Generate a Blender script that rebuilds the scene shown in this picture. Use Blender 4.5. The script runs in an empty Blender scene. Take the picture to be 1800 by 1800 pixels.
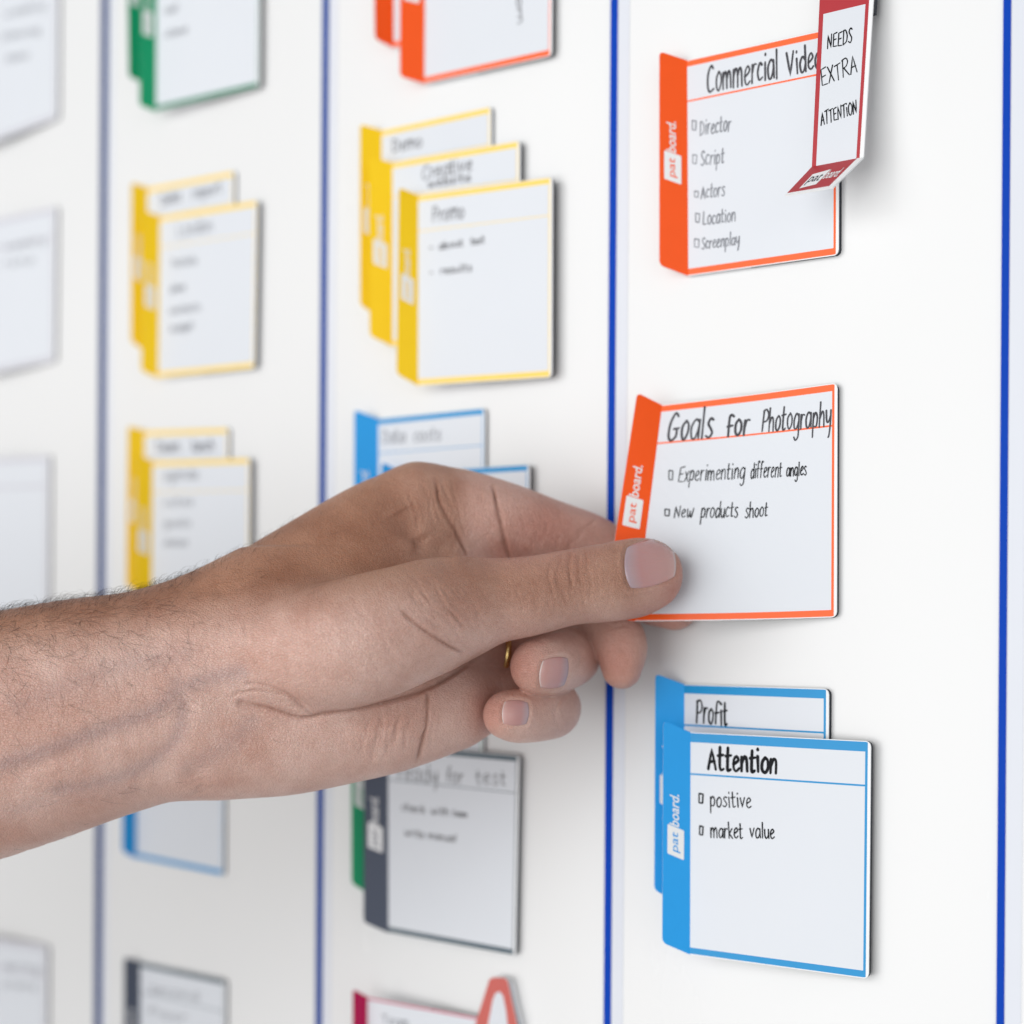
import bpy, math, random
import numpy as np
from mathutils import Vector, Matrix
from mathutils.bvhtree import BVHTree

random.seed(7)
rng = np.random.default_rng(7)
sc = bpy.context.scene
COL = sc.collection
MM = 0.001

# ------------------------------------------------------------------ camera
FPX = 3061.0            # focal length in pixels of the 1800 px photograph
PX0, PY0 = 900.0, 1100.0
PSI = math.radians(40.0)
ROLL = math.radians(0.40)
CF = Vector((-math.sin(PSI), math.cos(PSI), 0))
CR = Vector((math.cos(PSI), math.sin(PSI), 0))
CU = Vector((0, 0, 1))
D0 = 519.0
CC = -(CF * D0 + CR * ((1765 - PX0) * D0 / FPX))      # millimetres; world origin is on the board at the right blue line

cam_data = bpy.data.cameras.new('camera')
cam = bpy.data.objects.new('camera', cam_data)
COL.objects.link(cam)
rot = Matrix((CR, CU, -CF)).transposed().to_4x4()
cam.matrix_world = Matrix.Translation(CC * MM) @ rot @ Matrix.Rotation(ROLL, 4, 'Z')
cam_data.sensor_fit = 'HORIZONTAL'
cam_data.sensor_width = 36.0
cam_data.lens = 36.0 * FPX / 1800.0
cam_data.shift_x = 0.0
cam_data.shift_y = (PY0 - 900.0) / 1800.0
cam_data.clip_start = 0.01
cam_data.clip_end = 50.0
cam_data.dof.use_dof = True
cam_data.dof.focus_distance = 0.549
cam_data.dof.aperture_fstop = 4.7
sc.camera = cam

# ------------------------------------------------------------------ light
world = bpy.data.worlds.new('World')
sc.world = world
world.use_nodes = True
bg = world.node_tree.nodes['Background']
bg.inputs[0].default_value = (0.96, 0.98, 1.0, 1)
bg.inputs[1].default_value = 0.34
_n, _l = world.node_tree.nodes, world.node_tree.links.new
_tc, _sx, _rp = _n.new('ShaderNodeTexCoord'), _n.new('ShaderNodeSeparateXYZ'), _n.new('ShaderNodeValToRGB')
_mr = _n.new('ShaderNodeMapRange')
_mr.inputs[1].default_value, _mr.inputs[2].default_value = -1, 1
_l(_tc.outputs['Generated'], _sx.inputs[0]); _l(_sx.outputs['Z'], _mr.inputs[0]); _l(_mr.outputs[0], _rp.inputs[0])
_e = _rp.color_ramp.elements                       # a room: dim floor, bright walls, duller ceiling
_e[0].position, _e[0].color = 0.0, (.80, .79, .77, 1)
_e[1].position, _e[1].color = 1.0, (.46, .48, .50, 1)
for _p, _c in ((.35, (.95, .96, .97, 1)), (.62, (1.0, 1.0, 1.0, 1))):
    _q = _e.new(_p); _q.color = _c
_l(_rp.outputs[0], bg.inputs[0])

def area(name, loc, target, size, power, color):
    l = bpy.data.lights.new(name, 'AREA')
    l.shape = 'RECTANGLE'
    l.size, l.size_y = size
    l.energy = power
    l.color = color
    o = bpy.data.objects.new(name, l)
    o.location = Vector(loc)
    o.rotation_euler = (Vector(target) - Vector(loc)).to_track_quat('-Z', 'Y').to_euler()
    COL.objects.link(o)
    return o
area('window_light', (-0.55, -2.1, 0.08), (-0.17, 0, -0.12), (2.9, 2.2), 53.0, (1.0, 0.997, 0.985))
area('room_light', (1.9, -1.7, 0.10), (-0.3, 0, 0), (1.8, 1.8), 9.0, (0.97, 0.985, 1.0))

sc.view_settings.view_transform = 'Standard'
sc.view_settings.look = 'None'
sc.view_settings.exposure = 0.0
sc.view_settings.gamma = 1.0
sc.view_settings.use_curve_mapping = False
sc.render.engine = 'CYCLES'

# ------------------------------------------------------------------ picture <-> space
cr_, sr_ = math.cos(ROLL), math.sin(ROLL)
def ray_xy(px, py):
    dx, dy = px - PX0, py - PY0
    return (dx * cr_ + dy * sr_) / FPX, -(-dx * sr_ + dy * cr_) / FPX
def at(px, py, d):
    x, y = ray_xy(px, py)
    return CC + CF * d + CR * (x * d) + CU * (y * d)
def on_board(px, py, lift=0.0):
    x, y = ray_xy(px, py)
    dirv = CF + CR * x + CU * y
    k = (-lift - CC.y) / dirv.y
    return CC + dirv * k
def project(p):
    v = p - CC
    d = v.dot(CF)
    x, y = v.dot(CR) / d * FPX, -v.dot(CU) / d * FPX
    return PX0 + x * cr_ - y * sr_, PY0 + x * sr_ + y * cr_

# ------------------------------------------------------------------ materials
def new_mat(name):
    m = bpy.data.materials.new(name)
    m.use_nodes = True
    nt = m.node_tree
    return m, nt, nt.nodes['Principled BSDF']
def plain(name, col, rough=0.45, spec=0.5, coat=0.0, var=0.04, scale=60.0, bump=0.0):
    m, nt, b = new_mat(name)
    b.inputs['Roughness'].default_value = rough
    b.inputs['Specular IOR Level'].default_value = spec
    b.inputs['Coat Weight'].default_value = coat
    b.inputs['Coat Roughness'].default_value = 0.15
    tc = nt.nodes.new('ShaderNodeTexCoord')
    n = nt.nodes.new('ShaderNodeTexNoise')
    n.inputs['Scale'].default_value = scale
    n.inputs['Detail'].default_value = 4
    nt.links.new(tc.outputs['Object'], n.inputs['Vector'])
    r = nt.nodes.new('ShaderNodeMixRGB')
    r.inputs[1].default_value = (*[max(0, c * (1 - var)) for c in col], 1)
    r.inputs[2].default_value = (*[min(1, c * (1 + var)) for c in col], 1)
    nt.links.new(n.outputs['Fac'], r.inputs[0])
    nt.links.new(r.outputs[0], b.inputs['Base Color'])
    if bump:
        n2 = nt.nodes.new('ShaderNodeTexNoise')
        n2.inputs['Scale'].default_value = 1500
        nt.links.new(tc.outputs['Object'], n2.inputs['Vector'])
        bp = nt.nodes.new('ShaderNodeBump')
        bp.inputs['Strength'].default_value = bump
        bp.inputs['Distance'].default_value = 0.0002
        nt.links.new(n2.outputs['Fac'], bp.inputs['Height'])
        nt.links.new(bp.outputs[0], b.inputs['Normal'])
    return m
M_BOARD = plain('whiteboard_enamel', (0.795, 0.80, 0.805), rough=0.22, spec=0.35, var=0.022, scale=4)
def _wipe_marks(m):
    nt = m.node_tree; b = nt.nodes['Principled BSDF']
    tc = nt.nodes.new('ShaderNodeTexCoord'); mp = nt.nodes.new('ShaderNodeMapping'); n = nt.nodes.new('ShaderNodeTexNoise'); r = nt.nodes.new('ShaderNodeMapRange')
    mp.inputs['Scale'].default_value = (1, 1, .35); mp.inputs['Rotation'].default_value = (0, .6, 0)
    n.inputs['Scale'].default_value = 22; n.inputs['Detail'].default_value = 6
    r.inputs[3].default_value, r.inputs[4].default_value = .14, .34
    nt.links.new(tc.outputs['Object'], mp.inputs[0]); nt.links.new(mp.outputs[0], n.inputs['Vector'])
    nt.links.new(n.outputs['Fac'], r.inputs[0]); nt.links.new(r.outputs[0], b.inputs['Roughness'])
_wipe_marks(M_BOARD)
M_SHEET = plain('card_white', (0.70, 0.73, 0.78), rough=0.32, spec=0.3, var=0.01)
M_EDGE = plain('card_edge_white', (0.86, 0.87, 0.88), rough=0.5, spec=0.2, var=0.01)
M_MAGNET = plain('black_magnet', (0.014, 0.019, 0.030), rough=0.6, var=0.2)
M_INK = plain('black_marker_ink', (0.012, 0.013, 0.016), rough=0.6, spec=0.1, var=0.3, scale=900)
M_TITLE = plain('grey_marker_ink', (0.075, 0.075, 0.085), rough=0.6, spec=0.1, var=0.6, scale=700)
M_GREYINK = plain('grey_list_ink', (0.14, 0.14, 0.155), rough=0.6, spec=0.1, var=0.5, scale=700)
M_FAINT = plain('faded_marker_ink', (0.23, 0.24, 0.27), rough=0.6, spec=0.1, var=0.4, scale=700)
M_BLUELINE = plain('blue_strip', (0.0, 0.052, 0.44), rough=0.45, spec=0.08, var=0.05)
M_BLUE_WORN = plain('worn_blue_strip', (0.003, 0.052, 0.30), rough=0.5, spec=0.08, var=0.1)
M_BLUE_FADED = plain('faded_blue_strip', (0.022, 0.052, 0.185), rough=0.5, spec=0.08, var=0.1)
M_REFLECTION = plain('lilac_reflection_paint', (0.71, 0.735, 0.80), rough=0.4, spec=0.3, var=0.02)  # colour of the stripe reflection painted beside each blue line
PRINT = {
    'orange': ((0.95, 0.098, 0.005), (0.95, 0.12, 0.014)),
    'blue': ((0.014, 0.345, 0.82), (0.002, 0.27, 0.60)),
    'yellow': ((1.0, 0.64, 0.002), (0.94, 0.66, 0.12)),
    'green': ((0.002, 0.33, 0.14), (0.02, 0.22, 0.12)),
    'grey': ((0.070, 0.085, 0.125), (0.09, 0.13, 0.16)),
    'magenta': ((0.52, 0.004, 0.085), (0.55, 0.06, 0.14)),
    'red': ((0.44, 0.030, 0.040), (0.44, 0.030, 0.040)),
    'salmon': ((0.58, 0.12, 0.10), (0.58, 0.12, 0.10)),
    'lilac': ((0.62, 0.62, 0.68), (0.60, 0.60, 0.66)),
}
MP = {}
for k, (a, b_) in PRINT.items():
    MP[k] = (plain(k + '_print', a, rough=0.34, spec=0.3, var=0.03, scale=200),
             plain(k + '_border_print', b_, rough=0.38, spec=0.35, var=0.05, scale=200))
m, nt, b = new_mat('gold')
b.inputs['Metallic'].default_value = 1.0
b.inputs['Base Color'].default_value = (0.85, 0.62, 0.25, 1)
b.inputs['Roughness'].default_value = 0.22
M_GOLD = m

# ------------------------------------------------------------------ object helpers
def link_mesh(name, verts, faces, mats, parent=None, idx=None, smooth=False, scale=MM):
    me = bpy.data.meshes.new(name)
    me.from_pydata([tuple(Vector(v) * scale) for v in verts], [], faces)
    for mt in (mats if isinstance(mats, (list, tuple)) else [mats]):
        me.materials.append(mt)
    if idx is not None:
        me.polygons.foreach_set('material_index', idx)
    if smooth:
        me.polygons.foreach_set('use_smooth', [True] * len(me.polygons))
    me.update()
    o = bpy.data.objects.new(name, me)
    COL.objects.link(o)
    if parent is not None:
        o.parent = parent
        o.matrix_parent_inverse = Matrix.Translation(-Vector(parent.location))
    return o
def tag(o, label=None, cat=None, group=None, kind=None):
    if label: o['label'] = label
    if cat: o['category'] = cat
    if group: o['group'] = group
    if kind: o['kind'] = kind
    return o
def empty(name, loc, label, cat, group=None):
    o = bpy.data.objects.new(name, None)
    o.location = Vector(loc) * MM
    o.empty_display_size = 0.01
    COL.objects.link(o)
    return tag(o, label, cat, group)
def box(x0, x1, y0, y1, z0, z1):
    v = [(x, y, z) for x in (x0, x1) for y in (y0, y1) for z in (z0, z1)]
    f = [(0, 1, 3, 2), (4, 6, 7, 5), (0, 4, 5, 1), (2, 3, 7, 6), (0, 2, 6, 4), (1, 5, 7, 3)]
    return v, f

# ------------------------------------------------------------------ whiteboard and column strips
v, f = box(-1500, 700, 0, 18, -520, 620)
wb = link_mesh('whiteboard', v, f, M_BOARD)
tag(wb, 'large glossy white board that carries the cards and blue column lines', 'whiteboard')
strip_labels = ['blue column line at the right edge, right of the orange cards',
                'blue column line passing behind the held orange card and fingertips',
                'blue column line between the stacked yellow cards of the two middle columns',
                'faded out-of-focus blue column line farthest left above the forearm']
W = 145.8
for i, lab in enumerate(strip_labels):
    root = empty('column_strip', (-W * i, 0, 0), lab, 'column line', 'blue column lines on the whiteboard')
    x = -W * i
    wl = (1.25, 1.6, 1.9, 2.7)[i]
    v, f = box(x - wl, x + wl, -0.9, 0.0, -515, 615)
    link_mesh('blue_stripe', v, f, [M_BLUELINE, M_BLUELINE, M_BLUE_WORN, M_BLUE_FADED][i], root)
    # low sloping bar, coloured as the stripe's blurred reflection in the board
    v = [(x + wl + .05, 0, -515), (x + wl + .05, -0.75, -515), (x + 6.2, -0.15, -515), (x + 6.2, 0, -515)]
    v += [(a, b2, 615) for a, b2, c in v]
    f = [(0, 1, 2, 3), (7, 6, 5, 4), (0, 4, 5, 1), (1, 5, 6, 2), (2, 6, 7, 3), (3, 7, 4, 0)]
    link_mesh('painted_reflection', v, f, M_REFLECTION, root)

# ------------------------------------------------------------------ handwriting
def G(w, *strokes):
    return (w, strokes)
# each stroke: list of points (x, y); cap height 1, x-height .62; a leading '-' keeps corners
GL = {
 'a': G(.50, [(.43,.52),(.25,.62),(.06,.38),(.10,.06),(.28,.04),(.42,.30),(.44,.58)], ['-',(.44,.60),(.47,.02)]),
 'b': G(.48, ['-',(.06,1.0),(.07,.03)], [(.07,.36),(.25,.60),(.42,.36),(.30,.04),(.07,.06)]),
 'c': G(.42, [(.39,.54),(.22,.62),(.05,.34),(.14,.04),(.39,.10)]),
 'd': G(.50, [(.42,.46),(.24,.60),(.06,.34),(.14,.03),(.32,.08),(.42,.30)], ['-',(.43,1.0),(.45,.02)]),
 'e': G(.46, [(.07,.28),(.26,.36),(.40,.48),(.28,.63),(.10,.46),(.08,.14),(.24,.01),(.43,.12)]),
 'f': G(.36, [(.36,.92),(.24,1.0),(.15,.82),(.13,.40),(.12,.0)], ['-',(.02,.52),(.32,.56)]),
 'g': G(.50, [(.43,.52),(.25,.62),(.06,.38),(.12,.06),(.30,.06),(.43,.34)], [(.44,.60),(.45,.10),(.42,-.28),(.24,-.40),(.12,-.28)]),
 'h': G(.48, ['-',(.07,1.0),(.06,.0)], [(.07,.34),(.24,.60),(.38,.50),(.42,.0)]),
 'i': G(.20, ['-',(.10,.60),(.11,.0)], ['-',(.11,.82),(.12,.88)]),
 'k': G(.44, ['-',(.07,1.0),(.06,.0)], ['-',(.38,.60),(.09,.28),(.40,.0)]),
 'l': G(.20, ['-',(.11,1.0),(.10,.0)]),
 'm': G(.74, ['-',(.06,.60),(.05,.0)], [(.06,.36),(.22,.61),(.33,.48),(.35,.0)], [(.35,.36),(.50,.61),(.62,.48),(.66,.0)]),
 'n': G(.48, ['-',(.07,.60),(.06,.0)], [(.07,.34),(.24,.61),(.38,.50),(.41,.0)]),
 'o': G(.46, [(.26,.62),(.08,.44),(.08,.14),(.24,.01),(.40,.20),(.40,.48),(.24,.62)]),
 'p': G(.48, ['-',(.08,.60),(.06,-.40)], [(.08,.40),(.26,.62),(.42,.42),(.34,.06),(.08,.08)]),
 'r': G(.38, ['-',(.08,.60),(.07,.0)], [(.08,.34),(.20,.58),(.36,.58)]),
 's': G(.40, [(.36,.56),(.20,.62),(.10,.46),(.24,.32),(.35,.16),(.22,.0),(.04,.08)]),
 't': G(.38, [(.15,.92),(.14,.30),(.17,.03),(.34,.08)], ['-',(.02,.58),(.34,.62)]),
 'u': G(.48, [(.07,.60),(.08,.18),(.20,.01),(.36,.16),(.41,.40)], ['-',(.42,.60),(.44,.0)]),
 'v': G(.44, ['-',(.04,.60),(.20,.02),(.40,.62)]),
 'w': G(.62, [(.05,.60),(.09,.10),(.18,.02),(.30,.40)], [(.30,.44),(.36,.04),(.46,.06),(.58,.62)]),
 'x': G(.42, ['-',(.05,.60),(.38,.0)], ['-',(.38,.62),(.04,.0)]),
 'y': G(.46, [(.06,.60),(.10,.22),(.24,.16),(.40,.40)], [(.41,.62),(.38,.10),(.30,-.32),(.24,-.42)]),
 'A': G(.60, ['-',(.04,.0),(.30,1.0),(.54,.0)], ['-',(.12,.36),(.48,.40)]),
 'C': G(.56, [(.50,.86),(.36,1.0),(.12,.74),(.06,.30),(.20,.02),(.50,.12)]),
 'D': G(.58, ['-',(.09,.96),(.08,.0)], [(.02,.96),(.30,.98),(.52,.62),(.44,.18),(.06,.0)]),
 'E': G(.54, ['-',(.50,1.0),(.10,.94),(.08,.03),(.50,.02)], ['-',(.09,.50),(.42,.54)]),
 'G': G(.66, [(.54,.88),(.36,1.0),(.12,.66),(.08,.22),(.24,.0),(.48,.14),(.52,.42)], ['-',(.34,.42),(.62,.44)]),
 'I': G(.22, ['-',(.10,1.0),(.11,.0)]),
 'L': G(.50, ['-',(.10,1.0),(.08,.03),(.46,.06)]),
 'N': G(.60, ['-',(.06,.0),(.09,.98),(.48,.02),(.52,1.0)]),
 'O': G(.58, [(.32,.98),(.08,.68),(.10,.20),(.30,.0),(.50,.24),(.52,.70),(.30,.98)]),
 'F': G(.42, [(.42,.90),(.30,.98),(.14,.86),(.10,.0)], ['-',(.02,.46),(.36,.50)]),
 'P': G(.54, ['-',(.10,.98),(.08,.0)], [(.04,.94),(.32,1.0),(.50,.78),(.40,.50),(.10,.44)]),
 'R': G(.58, ['-',(.10,.98),(.08,.0)], [(.04,.94),(.34,1.0),(.48,.80),(.36,.56),(.10,.50)], ['-',(.16,.50),(.56,.0)]),
 'S': G(.48, [(.44,.88),(.26,1.0),(.10,.80),(.24,.54),(.42,.30),(.28,.02),(.04,.12)]),
 'T': G(.52, ['-',(.26,.94),(.24,.0)], ['-',(.0,.92),(.52,1.0)]),
 'V': G(.56, ['-',(.04,1.0),(.22,.02),(.52,1.0)]),
 'X': G(.56, ['-',(.06,1.0),(.50,.0)], ['-',(.52,1.0),(.04,.0)]),
 '-': G(.40, ['-',(.05,.32),(.32,.34)]),
 '#': G(.50, ['-',(.02,0),(.05,1.0),(.98,.95),(.94,-.02),(.02,.0)]),
 ' ': G(.42),
}
def smooth_pts(p, n=5):
    if len(p) < 3: return p
    out = []
    q = [p[0]] + list(p) + [p[-1]]
    for i in range(1, len(q) - 2):
        p0, p1, p2, p3 = [np.array(x, float) for x in q[i - 1:i + 3]]
        for k in range(n):
            t = k / n
            out.append(tuple(.5 * ((2 * p1) + (-p0 + p2) * t + (2 * p0 - 5 * p1 + 4 * p2 - p3) * t * t + (-p0 + 3 * p1 - 3 * p2 + p3) * t ** 3)))
    out.append(tuple(p[-1]))
    return out
def word_strokes(word, jitter=.03):
    x = 0.0
    out = []
    for ch in word:
        w, st = GL[ch]
        tall = 1.12 if ch.islower() else 1.0
        dy, sk, sz = random.uniform(-jitter, jitter), random.uniform(-.04, .06), random.uniform(.94, 1.06)
        for s in st:
            if s[0] == '-':
                pts = list(s[1:])
                dens = []
                for a, b2 in zip(pts[:-1], pts[1:]):
                    for k in range(3):
                        dens.append((a[0] + (b2[0] - a[0]) * k / 3, a[1] + (b2[1] - a[1]) * k / 3))
                dens.append(pts[-1])
                pts = dens
            else:
                pts = smooth_pts([(p[0] + random.uniform(-.012, .012), p[1] + random.uniform(-.012, .012)) for p in s])
            out.append([(x + (p[0] + sk * p[1]) * sz, p[1] * sz * tall + dy) for p in pts])
        x += w * sz + .06
    return out, max(x - .06, .1)

class Ink:
    """ribbons of ink collected in card millimetres (s right, t down)"""
    def __init__(self):
        self.v, self.f, self.layer = [], [], 0
    def stroke(self, pts, wid):
        p = np.array(pts, float)
        if len(p) < 2: return
        keep = [0]
        for i in range(1, len(p)):
            if np.hypot(*(p[i] - p[keep[-1]])) > wid * .12: keep.append(i)
        p = p[keep]
        if len(p) < 2: return
        d = np.gradient(p, axis=0)
        d /= np.maximum(np.hypot(d[:, 0], d[:, 1])[:, None], 1e-6)
        n = np.stack([-d[:, 1], d[:, 0]], 1)
        press = 1 + .14 * np.sin(np.linspace(0, 3.0, len(p)) + random.uniform(0, 3))
        h = self.layer * .004
        self.layer = (self.layer + 1) % 12
        base = len(self.v)
        hw = (wid * .5 * press)[:, None]
        # rounded ends: taper extra points
        first, last = p[0] - d[0] * wid * .40, p[-1] + d[-1] * wid * .40
        L = np.vstack([first + n[0] * wid * .22, p + n * hw, last + n[-1] * wid * .22])
        R = np.vstack([first - n[0] * wid * .22, p - n * hw, last - n[-1] * wid * .22])
        for a, b2 in zip(L, R):
            self.v.append((a[0], a[1], h)); self.v.append((b2[0], b2[1], h))
        for i in range(len(L) - 1):
            a = base + 2 * i
            self.f.append((a, a + 1, a + 3, a + 2))
    def add_word(self, word, p0, p1, cap, wid, jitter=.03):
        st, total = word_strokes(word, jitter)
        p0, p1 = np.array(p0, float), np.array(p1, float)
        ax = (p1 - p0) / total
        u = (p1 - p0) / np.hypot(*(p1 - p0))
        up = np.array([u[1], -u[0]]) * cap      # t grows downwards
        for s in st:
            self.stroke([p0 + ax * x + up * y for x, y in s], wid)

FONT_CACHE = {}
def font_mesh(text, bold):
    key = (text, bold)
    if key not in FONT_CACHE:
        c = bpy.data.curves.new('lettering', 'FONT')
        c.body = text
        c.offset = .004 if bold else 0.012
        c.resolution_u = 4
        o = bpy.data.objects.new('lettering', c)
        COL.objects.link(o)
        dg = bpy.context.evaluated_depsgraph_get()
        me = bpy.data.meshes.new_from_object(o.evaluated_get(dg))
        vs = np.array([v.co[:2] for v in me.vertices])
        fs = [tuple(p.vertices) for p in me.polygons]
        bpy.data.objects.remove(o)
        bpy.data.meshes.remove(me)
        FONT_CACHE[key] = (vs, fs)
    return FONT_CACHE[key]

# ------------------------------------------------------------------ cards
H = 75.0
class Card:
    def __init__(self, ft, fb, rt, rb, tt, tb, layer=0, fold_lift=None, width=63.0, bow=0.0, mag=1.0, tabl=6.0):
        self.mag = mag
        lr = (mag + .45) + layer * (mag + .45)
        self.RT, self.RB = on_board(*rt, lr), on_board(*rb, lr)
        Rm = (self.RT + self.RB) / 2
        if fold_lift is None:
            best = None
            for k in range(0, 90):
                n = lr - .3 + k * .1
                Fm = (on_board(*ft, n) + on_board(*fb, n)) / 2
                e = abs((Fm - Rm).length - width)
                if best is None or e < best[0]: best = (e, n)
            n = min(best[1], lr + 7.5)
            fold_lift = (n, n)
        self.FT, self.FB = on_board(*ft, fold_lift[0]), on_board(*fb, fold_lift[1])
        self.w = ((self.FT + self.FB) / 2 - Rm).length
        self.h = ((self.FT - self.FB).length + (self.RT - self.RB).length) / 2
        self.bow = bow
        e1 = (self.RT + self.RB) / 2 - (self.FT + self.FB) / 2
        e2 = (self.FT + self.RT) / 2 - (self.FB + self.RB) / 2
        self.N = e1.cross(e2).normalized()
        if self.N.y > 0: self.N = -self.N
        # tab edge: folded forward, some 6 mm off the fold
        self.TT, self.TB = on_board(*tt, fold_lift[0] + tabl), on_board(*tb, fold_lift[1] + tabl)
        self.lift = fold_lift
    def pos(self, s, t, off=0.0):
        a, b2 = s / self.w, t / self.h
        top = self.FT.lerp(self.RT, a)
        bot = self.FB.lerp(self.RB, a)
        p = top.lerp(bot, b2)
        off2 = off - self.bow * math.sin(math.pi * max(0, min(1, a))) * (.35 + .65 * b2)
        return p + self.N * off2
    def tabpos(self, a, b2, off=0.0):
        # a: 0 at the outer edge, 1 at the fold ; b2: 0 top, 1 bottom
        p = self.TT.lerp(self.FT, a).lerp(self.TB.lerp(self.FB, a), b2)
        n = (self.FT - self.TT).cross(self.FT - self.FB).normalized()
        if n.dot(CC - p) < 0: n = -n
        return p + n * off
    def st(self, px, py):
        """card millimetres under a picture point"""
        s, t = self.w * .5, self.h * .5
        for _ in range(12):
            q = project(self.pos(s, t))
            ex, ey = px - q[0], py - q[1]
            qa, qb = project(self.pos(s + .5, t)), project(self.pos(s, t + .5))
            J = np.array([[qa[0] - q[0], qb[0] - q[0]], [qa[1] - q[1], qb[1] - q[1]]]) / .5
            ds = np.linalg.solve(J, [ex, ey])
            s, t = s + ds[0], t + ds[1]
        return s, t

def cuts(marks, lo, hi, step):
    c = sorted(set([lo, hi] + [m for m in marks if lo < m < hi]))
    out = []
    for a, b2 in zip(c[:-1], c[1:]):
        n = max(1, int(round((b2 - a) / step)))
        out += [a + (b2 - a) * k / n for k in range(n)]
    return out + [hi]

def slab(pos, S, T, thick, paint, round_r=0.0, back=0):
    """closed slab over the grid S x T; paint(s, t) gives the front material slot, sides and back use slot 0"""
    w = S[-1]
    v, f, idx = [], [], []
    ns, nt_ = len(S), len(T)
    t0, t1 = T[0], T[-1]
    def tt(s, t):
        r = round_r
        if r and s > w - r:
            ins = r - math.sqrt(max(0, r * r - (s - (w - r)) ** 2))
            return t0 + ins + (t - t0) * (t1 - t0 - 2 * ins) / (t1 - t0)
        return t
    for off in (0.0, -thick):
        for s in S:
            for t in T:
                v.append(pos(s, tt(s, t), off))
    A = lambda k, i, j: k * ns * nt_ + i * nt_ + j
    for i in range(ns - 1):
        for j in range(nt_ - 1):
            f.append((A(0, i, j), A(0, i, j + 1), A(0, i + 1, j + 1), A(0, i + 1, j)))
            idx.append(paint((S[i] + S[i + 1]) / 2, (T[j] + T[j + 1]) / 2))
            f.append((A(1, i, j), A(1, i + 1, j), A(1, i + 1, j + 1), A(1, i, j + 1)))
            idx.append(back)
    for i in range(ns - 1):
        f.append((A(0, i, 0), A(0, i + 1, 0), A(1, i + 1, 0), A(1, i, 0))); idx.append(0)
        f.append((A(0, i + 1, nt_ - 1), A(0, i, nt_ - 1), A(1, i, nt_ - 1), A(1, i + 1, nt_ - 1))); idx.append(0)
    for j in range(nt_ - 1):
        f.append((A(0, 0, j + 1), A(0, 0, j), A(1, 0, j), A(1, 0, j + 1))); idx.append(0)
        f.append((A(0, ns - 1, j), A(0, ns - 1, j + 1), A(1, ns - 1, j + 1), A(1, ns - 1, j))); idx.append(0)
    return v, f, idx

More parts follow.
